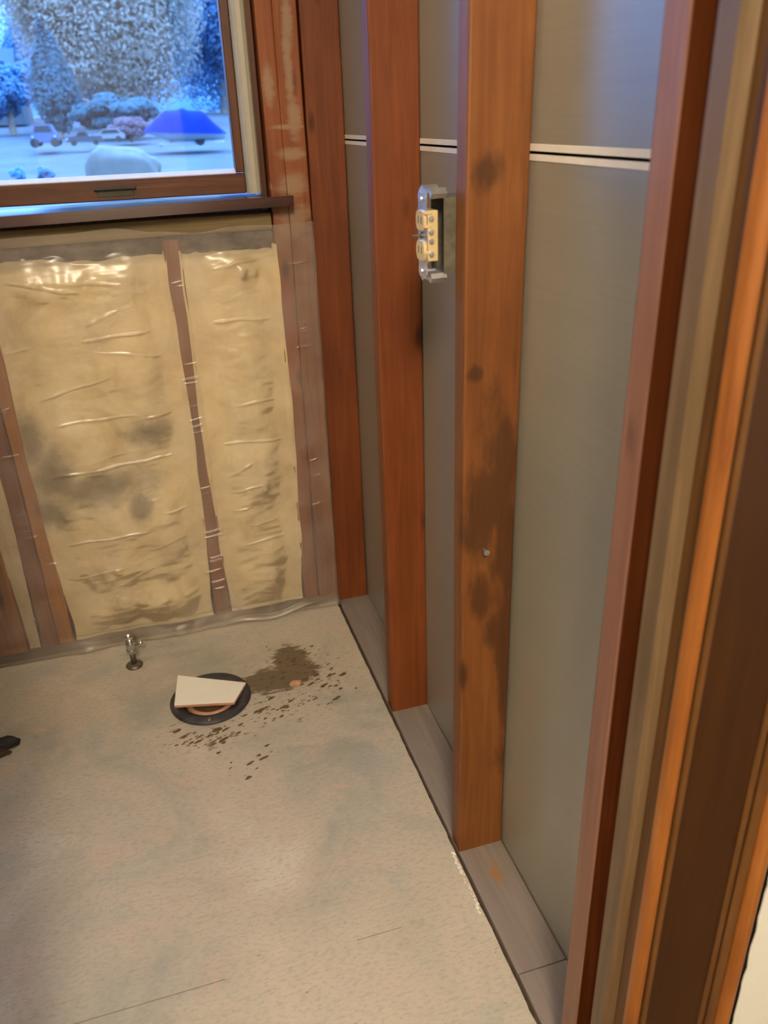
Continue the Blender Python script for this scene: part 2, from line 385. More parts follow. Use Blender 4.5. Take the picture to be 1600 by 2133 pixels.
# ================================================================== THE SETTING
D = 0.089
# ---- floor: two sheets with a fine butt joint, kept short of the right wall's plate
fl = root('floor', (-1.0, -0.7, 0), 'beige scraped bathroom floor with glue stains around the uncovered drain', 'floor', kind='structure')
def floor_sheet(y0, y1):
    """sheet with a slightly ragged right edge beside the plate, and a round hole for the drain"""
    bm = bmesh.new()
    ys = np.linspace(y0, y1, max(6, int((y1-y0)/0.012)))
    edge = [(-0.0085 + 0.0018*mnoise.noise(Vector((y*40, 3, 1))) + 0.0012*mnoise.noise(Vector((y*13, 8, 1))), y) for y in ys]
    poly = [(-2.0, y0)] + edge + [(-2.0, y1)]
    prism(bm, poly, -0.03, 0.0); return bm
def hole_sheet(y0, y1, c, r):
    bm = floor_sheet(y0, y1); return bm
FY = -1.0605
bobj('floor_panel', floor_sheet(-1.374, FY-0.0009), m_floor, fl)
HC, HR = Vector((-0.405, -0.325, 0)), 0.074
def sheet_with_hole(y0, y1):
    bm = bmesh.new()
    ys = np.linspace(y0, y1, 84)
    outer = [(-0.0085 + 0.0018*mnoise.noise(Vector((y*40, 3, 1))) + 0.0012*mnoise.noise(Vector((y*13, 8, 1))), y) for y in ys] + [(-2.0, y1), (-2.0, y0)]
    hole = [(HC.x+HR*math.cos(t), HC.y+HR*math.sin(t)) for t in np.linspace(0, 2*math.pi, 41)[:-1]]
    for z in (0.0, -0.03):
        es = []
        for ring in (outer, hole):
            vs = [bm.verts.new((x, y, z)) for x, y in ring]
            es += [bm.edges.new((vs[k], vs[(k+1) % len(vs)])) for k in range(len(vs))]
        bmesh.ops.triangle_fill(bm, use_beauty=True, edges=es)
    bm.verts.ensure_lookup_table(); no, nh = len(outer), len(hole); tot = no+nh
    for s, m in ((0, no), (no, nh)):
        for k in range(m):
            a, b = s+k, s+(k+1) % m
            bm.faces.new([bm.verts[q] for q in (a, b, b+tot, a+tot)])
    return bm
bobj('floor_panel', sheet_with_hole(FY+0.0009, 0.006), m_floor, fl)
box('joint_filler', (-0.155, FY-0.0009, -0.02), (-0.0125, FY+0.0009, -0.0002), m_floor, fl)
box('joint_filler', (-0.46, FY-0.0009, -0.02), (-0.235, FY+0.0009, -0.0002), m_floor, fl)
box('subfloor', (-2.1, -1.50, -0.36), (0.2, 0.2, -0.31), m_dirt, fl)
box('floor_gap_dirt', (-0.0105, -1.374, -0.03), (0.0, 0.0, -0.014), m_dirt, fl)

# ---- right wall: studs on a plate, back of the next room's gypsum board between them
wr_ = root('wall_right', (0.05, -0.7, 0), 'bare right wall of reddish studs over grey board', 'wall', kind='structure')
def plate_piece(y0, y1, seed): return beam('bottom_plate', (0.0005, y0, -0.041), (D, y1, -0.003), m_plate, wr_, axis=1, n=30, warp=0.002, rnd=0.003, seed=seed)
plate_piece(-1.20, 0.10, 2); plate_piece(-1.378, -1.202, 5)
def stud(y, mat, seed, y_t=0.038, warp=0.003, top=2.40):
    return beam('stud', (0.0, y, -0.0035), (D-0.001, y+y_t, top), mat, wr_, axis=2, n=40, warp=warp, rnd=0.0035, seed=seed)
stud(0.012, m_stud, 1); stud(-0.5112, m_stud, 2); s3 = stud(-0.9406, m_stud3, 3); stud(-1.3731, m_stud4, 4)
tag(s3, 'orange fir stud with dark stains, electrical box beside it')
# gypsum board: upper and lower sheet with white tapered paper edges meeting at a joint
SEAM = 1.2191
for z0, z1 in ((-0.06, SEAM-0.0018), (SEAM+0.0018, 2.40)):
    p = box('gypsum_board', (D, -1.45, z0), (D+0.0127, 0.10, z1), m_board, wr_)
    e = z1 if z0 < 0 else z0; s = -1 if z0 < 0 else 1
    bm = bmesh.new()
    prism(bm, [(D-0.0012, e), (D+0.002, e), (D+0.002, e+s*0.0095), (D-0.0012, e+s*0.0075)], -1.45, 0.10, 'y')
    bobj('paper_edge', bm, m_paper, p)
box('cavity_back', (D+0.0132, -1.45, -0.3), (D+0.03, 0.1, 2.4), m_dark, wr_)
# nail standing in the third stud's face
bm = bmesh.new(); lathe(bm, [(0.0018, 0.004), (0.0018, -0.010), (0.0048, -0.0105), (0.0050, -0.0125), (0.0, -0.0128)], (0.036, -0.9406, 0.649), 'y', 12)
tag(bobj('nail_head', bm, m_metal, wr_), 'shiny nail head in the stained stud')

# ---- back wall under the window
wbk = root('wall_back', (-0.6, 0.05, 0), 'window wall opened to insulation under clear plastic', 'wall', kind='structure')
def bstud(x0, x1, mat, seed, z1, z0=0.03, y0=0.0, warp=0.004): return beam('stud', (x0, y0, z0), (x1, y0+D, z1), mat, wbk, axis=2, n=30, warp=warp, rnd=0.0035, seed=seed)
bstud(-0.098, -0.060, m_studscuff, 11, 2.4); bstud(-0.058, -0.006, m_studscuff, 12, 2.4, y0=-0.004)
bstud(-0.352, -0.314, m_studback, 13, 1.03)
bstud(-0.806, -0.768, m_studback, 14, 1.03); bstud(-0.766, -0.728, m_studleft, 15, 1.03, y0=0.004)
bstud(-0.925, -0.845, m_studleft, 16, 1.03, y0=-0.006)
bstud(-1.30, -1.26, m_studback, 17, 1.03)
beam('bottom_plate', (-2.0, 0.004, -0.02), (-0.006, D, 0.030), m_baseshade, wbk, axis=0, n=40, warp=0.003, rnd=0.003, seed=18)
beam('rough_sill', (-1.40, 0.004, 1.036), (-0.1, D, 1.073), m_roughsill, wbk, axis=0, n=30, warp=0.004, rnd=0.004, seed=19)
# sheathing behind, with the window opening left out
for a, b in (((-2.1, 0.10, -0.3), (0.2, 0.115, 1.06)), ((-0.112, 0.10, 1.06), (0.2, 0.115, 2.4)), ((-2.1, 0.10, 1.06), (-1.35, 0.115, 2.4)), ((-1.35, 0.10, 2.05), (-0.112, 0.115, 2.4))):
    box('sheathing_board', a, b, m_dark if a[2] < 0 else m_bath, wbk)
box('header_beam', (-1.40, 0.0, 2.05), (-0.1, 0.09, 2.40), m_studback, wbk)

# batts and film share one bulging front
BAYS = [(-0.313, -0.099), (-0.726, -0.353), (-0.844, -0.807), (-1.258, -0.927), (-2.0, -1.302)]
def front(X, Z):
    """depth of the batt front (negative = towards the room)"""
    y = np.full_like(X, 0.004)
    for a, b in BAYS:
        t = np.clip((X-a)/(b-a), 0, 1); inside = (X > a) & (X < b)
        prof = np.clip(np.minimum(t, 1-t)*(b-a)/0.085, 0, 1); prof = prof*prof*(3-2*prof)
        zz = np.clip(np.minimum(Z-0.03, 1.03-Z)/0.07, 0, 1)
        bulge = 0.012*prof*np.sqrt(zz) + 0.006*prof*vnoise(X*9+5, Z*6, 3) + 0.003*prof*vnoise(X*22, Z*15, 4)
        # a belly low in the wide bay
        bulge += 0.005*prof*np.exp(-(((X+0.50)/0.13)**2+((Z-0.10)/0.05)**2))*(1 if a < -0.7 and a > -0.8 else 0)
        y = np.where(inside, 0.006-bulge, y)
    return y
for k, (a, b) in enumerate(BAYS):
    n = 60; ex = 0.007
    X, Z = np.meshgrid(np.linspace(a-ex*0.4, b+ex*0.4, n), np.linspace(0.03, 1.005, 160))
    wob = 0.003*vnoise(Z*13, Z*0+k*3.3, 8) + 0.0015 + (0.006*np.exp(-((Z-0.62)/0.22)**2) if k < 2 else 0) - 0.010*np.exp(-((Z-0.06)/0.14)**2)
    # ragged batt flanges lap unevenly over the stud faces
    T = (X-a)/(b-a); X2 = X + np.where(T > 0.5, wob, -wob)*np.clip(np.abs(T-0.5)*2, 0, 1)**4
    lap = np.clip((0.10 - np.abs(T-0.5)*0.2), 0, 1)
    Y = front(np.clip(X, a+0.0005, b-0.0005), Z) - 0.0005
    Y = np.where((X2 < a) | (X2 > b), -0.0022, Y); topd = np.clip((Z-0.985)/0.02, 0, 1); Y = Y + np.where((X2 < a) | (X2 > b), 0, 0.03*topd)
    link('insulation_batt', grid_mesh('insulation_batt', X2, Y, Z), m_batt, wbk, True)
# grey fibre in the dark gap over the batts
X, Z = np.meshgrid(np.linspace(-1.3, -0.099, 200), np.linspace(0.985, 1.04, 24))
link('fibre_strip', grid_mesh('fibre_strip', X, 0.022+0.010*vnoise(X*16, Z*50, 21)+0.006*vnoise(X*50, Z*90, 22), Z), m_fibre, wbk, True)

RIDGES = [((-0.69, 1.038), (-0.10, 1.040), 1.2), ((-0.55, 1.022), (-0.30, 1.020), 1.0), ((-0.30, 1.028), (-0.11, 1.024), 1.0), ((-0.277, .841), (-0.1, .838), 1.2), ((-0.75, .812), (-0.665, .822), 1), ((-0.57, .826), (-0.40, .836), 1), ((-0.385, .838), (-0.30, .845), 1), ((-0.24, .633), (-0.093, .637), .7),
    ((-0.68, .634), (-0.45, .640), .6), ((-0.46, .630), (-0.30, .640), .9), ((-0.30, .536), (-0.096, .526), 1.1), ((-0.74, .503), (-0.586, .511), .7), ((-0.60, .509), (-0.42, .523), 1.3), ((-0.44, .522), (-0.30, .535), .9),
    ((-0.45, .368), (-0.27, .390), 1.1), ((-0.72, .32), (-0.48, .326), .8), ((-0.37, .174), (-0.29, .183), 1.3), ((-0.80, .30), (-0.72, .31), 1), ((-0.82, .27), (-0.70, .275), 1.2),
    ((-0.68, .70), (-0.50, .74), .6), ((-0.35, .90), (-0.31, .905), 1.3), ((-0.35, .93), (-0.31, .932), 1), ((-0.35, .87), (-0.31, .872), 1.2), ((-0.26, .96), (-0.11, .985), .9),
    ((-0.78, .68), (-0.72, .70), 1.2), ((-0.28, .44), (-0.20, .475), .8), ((-0.29, .395), (-0.17, .41), .9), ((-0.27, .345), (-0.22, .35), .8), ((-0.6, .96), (-0.45, .945), .8), ((-0.72, .975), (-0.55, .935), .9),
    ((-0.56, .86), (-0.46, .89), .7), ((-0.55, .80), (-0.36, .77), .5), ((-0.70, .22), (-0.55, .235), .7), ((-0.50, .27), (-0.38, .30), .5), ((-0.26, .24), (-0.12, .255), .7),
    ((-0.35, .745), (-0.30, .75), 1.0), ((-0.36, .79), (-0.3, .80), .9), ((-0.34, .66), (-0.30, .665), .9), ((-0.36, .335), (-0.29, .34), .8)]
for k in range(46):
    xs = random.choice((-0.332, -0.332, -0.332, -0.77, -0.77, -0.05)); z = random.uniform(0.12, 0.97); w = random.uniform(0.018, 0.034)
    RIDGES.append(((xs-w, z-random.uniform(0.0, 0.006)), (xs+w, z+random.uniform(0.0, 0.006)), random.uniform(1.0, 1.9)))
for k in range(12):
    x = random.uniform(-0.72, -0.12); z = random.uniform(0.10, 0.97); w = random.uniform(0.02, 0.07)
    RIDGES.append(((x-w, z-w*random.uniform(0.0, 0.5)), (x+w, z+w*random.uniform(0.0, 0.5)), random.uniform(0.2, 0.45)))
X, Z = np.meshgrid(np.linspace(-1.35, -0.004, 440), np.linspace(0.004, 1.052, 860))
Y = np.minimum(front(X, Z), 0.002) - 0.0085
Y -= 0.0016*vnoise(X*14+Z*5, Z*17, 31) + 0.0008*vnoise(X*30-Z*20, Z*55, 32) + 0.0005*vnoise(X*45, Z*120, 33)
for (x0, z0), (x1, z1), h in RIDGES:
    dx, dz = x1-x0, z1-z0; L = math.hypot(dx, dz)
    t = ((X-x0)*dx+(Z-z0)*dz)/L; d = ((X-x0)*-dz+(Z-z0)*dx)/L + 0.0015*np.sin(t*60)
    Y -= 0.0024*h*np.exp(-(d/0.0023)**2)*np.clip(t/min(0.03, L*0.25), 0, 1)*np.clip((L-t)/min(0.03, L*0.25), 0, 1)
# crumpled head of the sheet under the window and its loose foot
up = np.clip((Z-0.975)/0.06, 0, 1); Y -= up*(0.006*vnoise(X*17, Z*45, 41)+0.004*vnoise(X*40, Z*110, 42)) - up*0.006
ft = np.clip((0.05-Z)/0.05, 0, 1); Y -= ft*(0.010+0.012*np.maximum(0, vnoise(X*10, Z*8, 43)))
for a, c, w, h, q in ((-0.49, 0.125, 0.09, 0.030, 0.005), (-0.18, 0.955, 0.06, 0.028, 0.006), (-0.60, 0.955, 0.10, 0.03, 0.005), (-0.52, 0.865, 0.05, 0.035, 0.005), (-0.16, 0.40, 0.04, 0.06, 0.004), (-0.62, 0.23, 0.08, 0.04, 0.005)):
    Y -= q*np.exp(-((X-a)/w)**2-((Z-c)/h)**2)*(1+0.5*vnoise(X*60, Z*40, 51))
Y = np.minimum(Y, np.where((X > -0.105) | (Z > 0.05), -0.0085, Y))
Z2 = Z + 0.012*up*vnoise(X*11, X*0+2, 44) + ft*0.004*vnoise(X*13, X*0, 45)
tag(link('plastic_sheet', grid_mesh('plastic_sheet', X, Y, np.maximum(Z2, 0.002)), m_film, wbk, True), 'wrinkled clear plastic vapour barrier')
# whitish rolled hem at the foot, right bay
bm = bmesh.new()
pts = [Vector((-0.335+0.27*t, -0.012-0.012*math.sin(t*3.1), 0.006+0.016*t+0.006*math.sin(t*9))) for t in np.linspace(0, 1, 26)]
prev = None
for k, p in enumerate(pts):
    rr = 0.006*(0.35+math.sin(math.pi*min(1, k/25+0.02))**0.6)
    ring = [bm.verts.new(p+Vector((0, rr*math.cos(a)*1.6, rr*math.sin(a)))) for a in np.linspace(0, 2*math.pi, 9)[:-1]]
    if prev:
        for q in range(8): bm.faces.new((prev[q], prev[(q+1) % 8], ring[(q+1) % 8], ring[q]))
    prev = ring
bobj('plastic_hem', bm, m_film, wbk, True)

# ---- window
wi = root('window_1', (-0.7, 0.03, 1.09), 'brown wooden awning window with blue dusk outside', 'window', kind='structure')
GX0, GX1, GZ0, GZ1 = -1.22, -0.166, 1.166, 1.97
box('pane', (GX0-0.012, 0.051, GZ0-0.012), (GX1+0.012, 0.055, GZ1+0.012), m_glass, wi)
sash = box('bottom_rail', (GX0-0.02, 0.028, 1.1165), (-0.147, 0.062, 1.1585), m_winwood, wi, 0.002)
bm = bmesh.new(); prism(bm, [(0.0505, GZ0+0.0025), (0.0335, 1.1605), (0.0335, 1.1580), (0.0505, 1.1580)], GX0, GX1, 'x'); bobj('glazing_bead', bm, m_gasket, sash)
bm = bmesh.new(); add_box(bm, (-0.478, 0.016, 1.1385), (-0.389, 0.0285, 1.1445), 0.002); add_box(bm, (-0.472, 0.0265, 1.125), (-0.395, 0.0288, 1.139), 0.0008); bobj('sash_pull', bm, m_latch, sash)
box('stile', (-0.166, 0.028, 1.1605), (-0.147, 0.062, 2.0), m_winwoodv, wi, 0.002)
box('stile', (GX0-0.02, 0.028, 1.1605), (GX0, 0.062, 2.0), m_winwoodv, wi, 0.002)
box('top_rail', (GX0-0.02, 0.028, 1.97), (-0.147, 0.062, 2.01), m_winwood, wi, 0.002)
bm = bmesh.new()
prism(bm, [(-0.1465, 0.06), (-0.1465, 0.02), (-0.143, 0.008), (-0.136, 0.001), (-0.127, -0.001), (-0.119, 0.002), (-0.1145, 0.010), (-0.1135, 0.06)], 1.1165, 2.04)
bobj('jamb_liner', bm, m_vinyl, wi)
box('side_jamb', (-0.1128, 0.030, 1.075), (-0.1005, 0.098, 2.05), m_winwoodv, wi)
box('side_jamb', (-1.27, 0.0, 1.1165), (-1.245, 0.098, 2.05), m_winwoodv, wi)
bm = bmesh.new()
prism(bm, [(-1.34, -0.066), (-0.058, -0.066), (-0.056, -0.061), (-0.056, -0.0085), (-0.113, -0.0085), (-0.113, 0.098), (-1.34, 0.098)], 1.0905, 1.1125)
for v in bm.verts: v.co.z += 0.0065*(v.co.x+0.11)/0.56
bmesh.ops.bevel(bm, geom=[e for e in bm.edges if all(v.co.y < -0.065 for v in e.verts)], offset=0.003, segments=2, affect='EDGES')
bobj('window_sill', bm, m_sill, wi)
beam('sill_shim', (-1.3, 0.012, 1.064), (-0.112, 0.08, 1.080), m_dirt, wi, axis=0, n=20, warp=0.003, rnd=0.003, seed=30)

# ---- rest of the shell, out of the frame: it carries the light of both rooms
box('ceiling', (-2.1, -1.50, 2.40), (0.2, 0.12, 2.44), m_bath)
tag(bpy.data.objects['ceiling'], 'plaster ceiling over the bathroom', 'ceiling', kind='structure')
tag(box('wall_left', (-2.1, -1.46, -0.03), (-2.0, 0.1, 2.4), m_bath), 'plastered left wall of the bathroom', 'wall', kind='structure')
DL = -0.70      # left side of the doorway
wf = root('wall_front', (0.3, -1.45, 0), 'white painted hall wall beside the dark door casing', 'wall', kind='structure')
box('wall_section', (-2.1, -1.462, -0.03), (DL-0.02, -1.376, 2.4), m_bath, wf)
box('wall_header', (DL-0.02, -1.462, 2.06), (0.2, -1.376, 2.4), m_bath, wf)
box('stud_core', (0.0305, -1.4625, -0.03), (0.10, -1.376, 2.06), m_stud, wf)
# white hall face with a chipped edge next to the casing
bm = bmesh.new()
zs = np.linspace(-0.03, 2.6, 200)
edge = [(0.1628+0.0022*mnoise.noise(Vector((z*33, 1, 1)))+0.0022*mnoise.noise(Vector((z*90, 1, 5))), z) for z in zs]
prism(bm, edge + [(1.6, 2.6), (1.6, -0.03)], -1.4745, -1.4728, 'y'); bobj('wall_paint_face', bm, m_hall, wf)
box('wall_section', (-1.9, -1.4745, -0.03), (DL-0.07, -1.463, 2.6), m_hall, wf)
box('wall_section', (DL-0.07, -1.4745, 2.12), (0.16, -1.463, 2.6), m_hall, wf)
hl = root('wall_hall', (0, -4.7, 0), 'white painted walls of the hall behind the doorway', 'wall', kind='structure')
box('wall_section', (-1.9, -4.75, -0.03), (1.6, -4.7, 2.6), m_hall, hl)
box('wall_section', (-1.95, -4.75, -0.03), (-1.9, -1.46, 2.6), m_hall, hl); box('wall_section', (1.6, -4.75, -0.03), (1.65, -1.46, 2.6), m_hall, hl)
box('ceiling_section', (-1.95, -4.75, 2.6), (1.65, -1.46, 2.64), m_hall, hl)
box('dark_reflection_panel', (0.085, -4.70, 0.0), (0.95, -4.665, 2.05), m_trimdark, hl, 0.003)  # unseen dark panel, added so the window glass reflects a dark band
m_hallfloor = wood('hall_boards', (0.12, 0.06, 0.025, 1), (0.2, 0.10, 0.045, 1), (0.27, 0.15, 0.07, 1), axis='x', knots=False)
box('floor_section', (-1.95, -4.75, -0.06), (1.65, -1.376, -0.004), m_hallfloor, hl)

# ---- door frame
dr = root('door_1', (0.05, -1.43, 0), 'dark stained door jamb and moulded casing', 'door', kind='structure')
ZT = 2.05
m_jambshade = wood('red_brown_jamb_and_shade', (0.045, 0.011, 0.003, 1), (0.07, 0.018, 0.005, 1), (0.10, 0.028, 0.008, 1), rough=0.8, knots=False, spec=0.0)
box('jamb', (0.008, -1.4635, -0.004), (0.030, -1.3755, ZT), m_jambshade, dr, 0.001)
box('stud_shade_strip', (0.0003, -1.4085, -0.004), (0.0085, -1.3745, ZT), m_jambshade, dr, 0.0006)  # dark strip over the fourth stud's near face, standing in for its shade
bm = bmesh.new(); prism(bm, [(0.0085, -1.4087), (-0.002, -1.4087), (-0.004, -1.4105), (-0.004, -1.434), (-0.001, -1.439), (0.0085, -1.442)], -0.004, ZT); bobj('door_stop', bm, m_stop, dr)
box('jamb_edge_strip', (0.0065, -1.4632, -0.004), (0.0082, -1.4425, ZT), m_jamb, dr)
def casing(name, poly, mat): 
    bm = bmesh.new(); prism(bm, poly, -0.004, ZT+0.1); return bobj(name, bm, mat, cs)
cs = box('casing', (0.012, -1.4725, -0.004), (0.152, -1.4637, ZT+0.1), m_trimdark, dr)
def half_round(x0, x1, yb, h, n=12):
    c, r = (x0+x1)/2, (x1-x0)/2
    return [(c-r*math.cos(t), yb-h*math.sin(t)) for t in np.linspace(0, math.pi, n)]
casing('casing_bead', half_round(0.002, 0.018, -1.4637, 0.0145), m_trimbead)
casing('casing_bead', half_round(0.0185, 0.0265, -1.4725, 0.0045), m_jamb)
casing('casing_groove', half_round(0.1065, 0.1145, -1.4725, 0.0025), m_jamb)
casing('casing_groove', half_round(0.118, 0.131, -1.4725, 0.004), m_jamb)
casing('casing_bead', half_round(0.1315, 0.1575, -1.4665, 0.0145), m_trimbead)
box('back_gap', (0.150, -1.4680, -0.004), (0.60, -1.4636, ZT+0.1), m_dark, dr)
# left jamb, beyond the frame
box('jamb', (DL-0.02, -1.475, -0.004), (DL, -1.376, ZT), m_trimdark, dr); box('casing', (DL-0.07, -1.485, -0.004), (DL-0.005, -1.475, ZT), m_trimdark, dr)
box('head_jamb', (DL, -1.475, ZT-0.02), (0.008, -1.376, ZT), m_trimdark, dr)

# ================================================================== THINGS INDOORS
# ---- duplex receptacle in a metal box on the third stud
ob = root('electrical_outlet', (0.0, -0.877, 1.119), 'duplex receptacle in galvanised metal box hanging from the orange stud', 'outlet')
yc, zc = -0.8765, 1.119
def tray(bm, a, b, t):
    """open-fronted (towards -x) metal box"""
    add_box(bm, (b[0]-t, a[1], a[2]), b)
    add_box(bm, (a[0], a[1], a[2]), (b[0]-t, a[1]+t, b[2])); add_box(bm, (a[0], b[1]-t, a[2]), (b[0]-t, b[1], b[2]))
    add_box(bm, (a[0], a[1]+t, a[2]), (b[0]-t, b[1]-t, a[2]+t)); add_box(bm, (a[0], a[1]+t, b[2]-t), (b[0]-t, b[1]-t, b[2]))
bm = bmesh.new(); tray(bm, (-0.016, -0.9020, zc-0.049), (0.055, -0.850, zc+0.049), 0.0016)
mb = bobj('metal_box', bm, m_oldsteel, ob)
for s in (1, -1):      # plaster ears top and bottom
    bm = bmesh.new()
    prism(bm, [(-0.900, zc+s*0.048), (-0.904, zc+s*0.054), (-0.897, zc+s*0.061), (-0.888, zc+s*0.0585), (-0.872, zc+s*0.059), (-0.863, zc+s*0.063), (-0.852, zc+s*0.056), (-0.854, zc+s*0.048)], -0.034, -0.012, 'x')
    bobj('mounting_ear', bm, m_metal, mb)
bm = bmesh.new()
pts = [(-0.858, -0.050), (-0.862, -0.056), (-0.870, -0.054), (-0.880, -0.054), (-0.888, -0.056), (-0.892, -0.050), (-0.890, -0.038), (-0.894, -0.034), (-0.894, 0.034), (-0.890, 0.038), (-0.892, 0.050), (-0.888, 0.056), (-0.880, 0.054), (-0.870, 0.054), (-0.862, 0.056), (-0.858, 0.050), (-0.860, 0.038), (-0.858, 0.034), (-0.858, -0.034), (-0.860, -0.038)]
prism(bm, [(a, zc+b) for a, b in pts], -0.0375, -0.0360, 'x'); bobj('yoke_strap', bm, m_metal, ob)
bm = bmesh.new(); add_box(bm, (-0.0359, -0.8935, zc-0.033), (-0.021, -0.8595, zc+0.033), 0.0015, 2)
bd = tag(bobj('receptacle_body', bm, m_ivory, ob), 'ivory receptacle body')
for dz in (0.0195, -0.0195):
    bm = bmesh.new(); prism(bm, [(-0.8765+0.0165*math.cos(t)*1.0, zc+dz+max(-0.0125, min(0.0125, 0.0165*math.sin(t)))) for t in np.linspace(0, 2*math.pi, 25)[:-1]], -0.0415, -0.0376, 'x')
    fc = bobj('receptacle_face', bm, m_ivory, bd)
    bm = bmesh.new()
    for dy in (-0.0062, 0.0062): add_box(bm, (-0.0418, -0.8765+dy-0.0010, zc+dz-0.004), (-0.0414, -0.8765+dy+0.0010, zc+dz+0.005))
    bobj('slot', bm, m_black, bd)
for dz in (0.023, 0.006, -0.006, -0.023):      # terminal screws and lugs on the near side
    bm = bmesh.new(); lathe(bm, [(0.003, 0), (0.0035, -0.003), (0.003, -0.0042), (0, -0.0044)], (-0.0315, -0.8936, zc+dz), 'y', 10); bobj('terminal_screw', bm, m_metal, bd)
for dz in (0.030, -0.021, 0.013):
    box('body_rib', (-0.0410, -0.8945, zc+dz-0.0022), (-0.0300, -0.8905, zc+dz+0.0022), m_ivory, bd, 0.0006)
bm = bmesh.new(); lathe(bm, [(0.0042, 0.0), (0.0045, -0.003), (0.002, -0.0042), (0.0018, -0.014), (0.0, -0.0145)], (-0.0376, -0.8765, zc), 'x', 12); bobj('centre_screw', bm, m_darkmetal, ob)
for s in (1, -1):
    bm = bmesh.new(); lathe(bm, [(0.0018, 0.018), (0.0018, 0.0), (0.0035, -0.001), (0.003, -0.003), (0, -0.0032)], (-0.0376, -0.8765, zc+s*0.047), 'x', 10); bobj('mounting_screw', bm, m_metal, ob)

# ---- toilet drain flange in the floor
tf = root('toilet_flange', (HC.x, HC.y, 0), 'grimy black toilet drain flange set in the floor under the broken tile', 'drain')
bm = bmesh.new(); lathe(bm, [(0.058, -0.10), (0.071, -0.10), (0.071, 0.0008), (0.096, 0.0010), (0.0975, 0.004), (0.095, 0.0078), (0.075, 0.0085), (0.066, 0.006), (0.060, -0.005), (0.058, -0.10)], HC, 'z', 48)
bmesh.ops.delete(bm, geom=[f for f in bm.faces if len(f.verts) > 4], context='FACES'); bobj('flange_ring', bm, m_flange, tf, True)
bm = bmesh.new(); lathe(bm, [(0.060, -0.012), (0.0575, -0.002), (0.054, 0.003), (0.047, 0.001), (0.042, -0.010), (0.042, -0.09), (0.046, -0.09)], HC, 'z', 40)
bmesh.ops.delete(bm, geom=[f for f in bm.faces if len(f.verts) > 4], context='FACES'); tag(bobj('drain_throat', bm, m_copper, tf, True), 'pinkish throat inside the drain flange')
bm = bmesh.new(); lathe(bm, [(0.0, -0.085), (0.041, -0.085)], HC, 'z', 24); bmesh.ops.delete(bm, geom=[f for f in bm.faces if len(f.verts) > 4], context='FACES'); bobj('drain_plug', bm, m_dark, tf)
for an in (20, 140, 262):
    bm = bmesh.new(); c = HC+Vector((0.085*math.cos(math.radians(an)), 0.085*math.sin(math.radians(an)), 0.008))
    lathe(bm, [(0.0052, -0.001), (0.0055, 0.0015), (0.004, 0.003), (0, 0.0032)], c, 'z', 10); bobj('flange_screw', bm, m_darkmetal, tf)

# ---- broken cream tile lying over it
tz = 0.0
T = [Vector((-0.475, -0.224, 0.0100)), Vector((-0.316, -0.312, 0.0105)), Vector((-0.3535, -0.387, 0.0180)), Vector((-0.491, -0.353, 0.0190))]
tl = root('broken_tile', (-0.41, -0.32, 0.009), 'broken trapezoid of cream glazed tile lying over the drain', 'tile')
def slab(T, z0, z1, jag):
    bm = bmesh.new(); n = Vector((T[1]-T[0]).cross(T[3]-T[0])).normalized(); n = n if n.z > 0 else -n
    ring = []
    for k in range(4):
        a, b = T[k], T[(k+1) % 4]; m = 12 if k != 0 else 4
        for q in range(m):
            t = q/m; p = a.lerp(b, t)
            if 0 < q: p = p + Vector((mnoise.noise(Vector((k*5+q*1.3, 1, 1))), mnoise.noise(Vector((k*5+q*1.3, 7, 1))), 0))*jag
            ring.append(p)
    lo = [bm.verts.new(p+n*z0) for p in ring]; hi = [bm.verts.new(p+n*z1) for p in ring]; N = len(ring)
    for k in range(N): bm.faces.new((lo[k], lo[(k+1) % N], hi[(k+1) % N], hi[k]))
    bm.faces.new(lo); bm.faces.new(hi); return bm
tag(bobj('tile_body', slab(T, 0.0, 0.0060, 0.0015), m_bisque, tl), 'terracotta tile body'); bobj('glaze', slab(T, 0.0061, 0.0071, 0.0012), m_glaze, tl)

# ---- shutoff valve stub near the back wall
sv = root('shutoff_valve', (-0.583, -0.118, 0), 'small chrome water shutoff valve rising from the floor near the window wall', 'valve')
c = (-0.580, -0.120, 0)
bm = bmesh.new(); lathe(bm, [(0.0, 0.0), (0.021, 0.0), (0.022, 0.003), (0.018, 0.007), (0.008, 0.009), (0.0, 0.009)], c, 'z', 24); bobj('escutcheon', bm, m_darkmetal, sv, True)
bm = bmesh.new(); lathe(bm, [(0.0072, 0.008), (0.0072, 0.045)], c, 'z', 16); bobj('pipe', bm, m_darkmetal, sv, True)
bm = bmesh.new(); lathe(bm, [(0.009, 0.040), (0.0125, 0.042), (0.0125, 0.053), (0.010, 0.055), (0.0115, 0.058), (0.0115, 0.074), (0.0085, 0.077), (0.0085, 0.083), (0.005, 0.085)], c, 'z', 18); bobj('valve_body', bm, m_chrome, sv, True)
bm = bmesh.new(); lathe(bm, [(0.0055, 0.008), (0.0055, 0.020), (0.010, 0.021), (0.010, 0.030), (0.007, 0.031)], (c[0], c[1], 0.066), 'x', 14); bobj('outlet_nut', bm, m_chrome, sv, True)
bm = bmesh.new(); lathe(bm, [(0.003, 0.0), (0.003, 0.016), (0.011, 0.017), (0.0125, 0.020), (0.011, 0.023), (0.0, 0.024)], (c[0]-0.004, c[1]+0.010, 0.068), 'y', 14); bobj('handle', bm, m_chrome, sv, True)

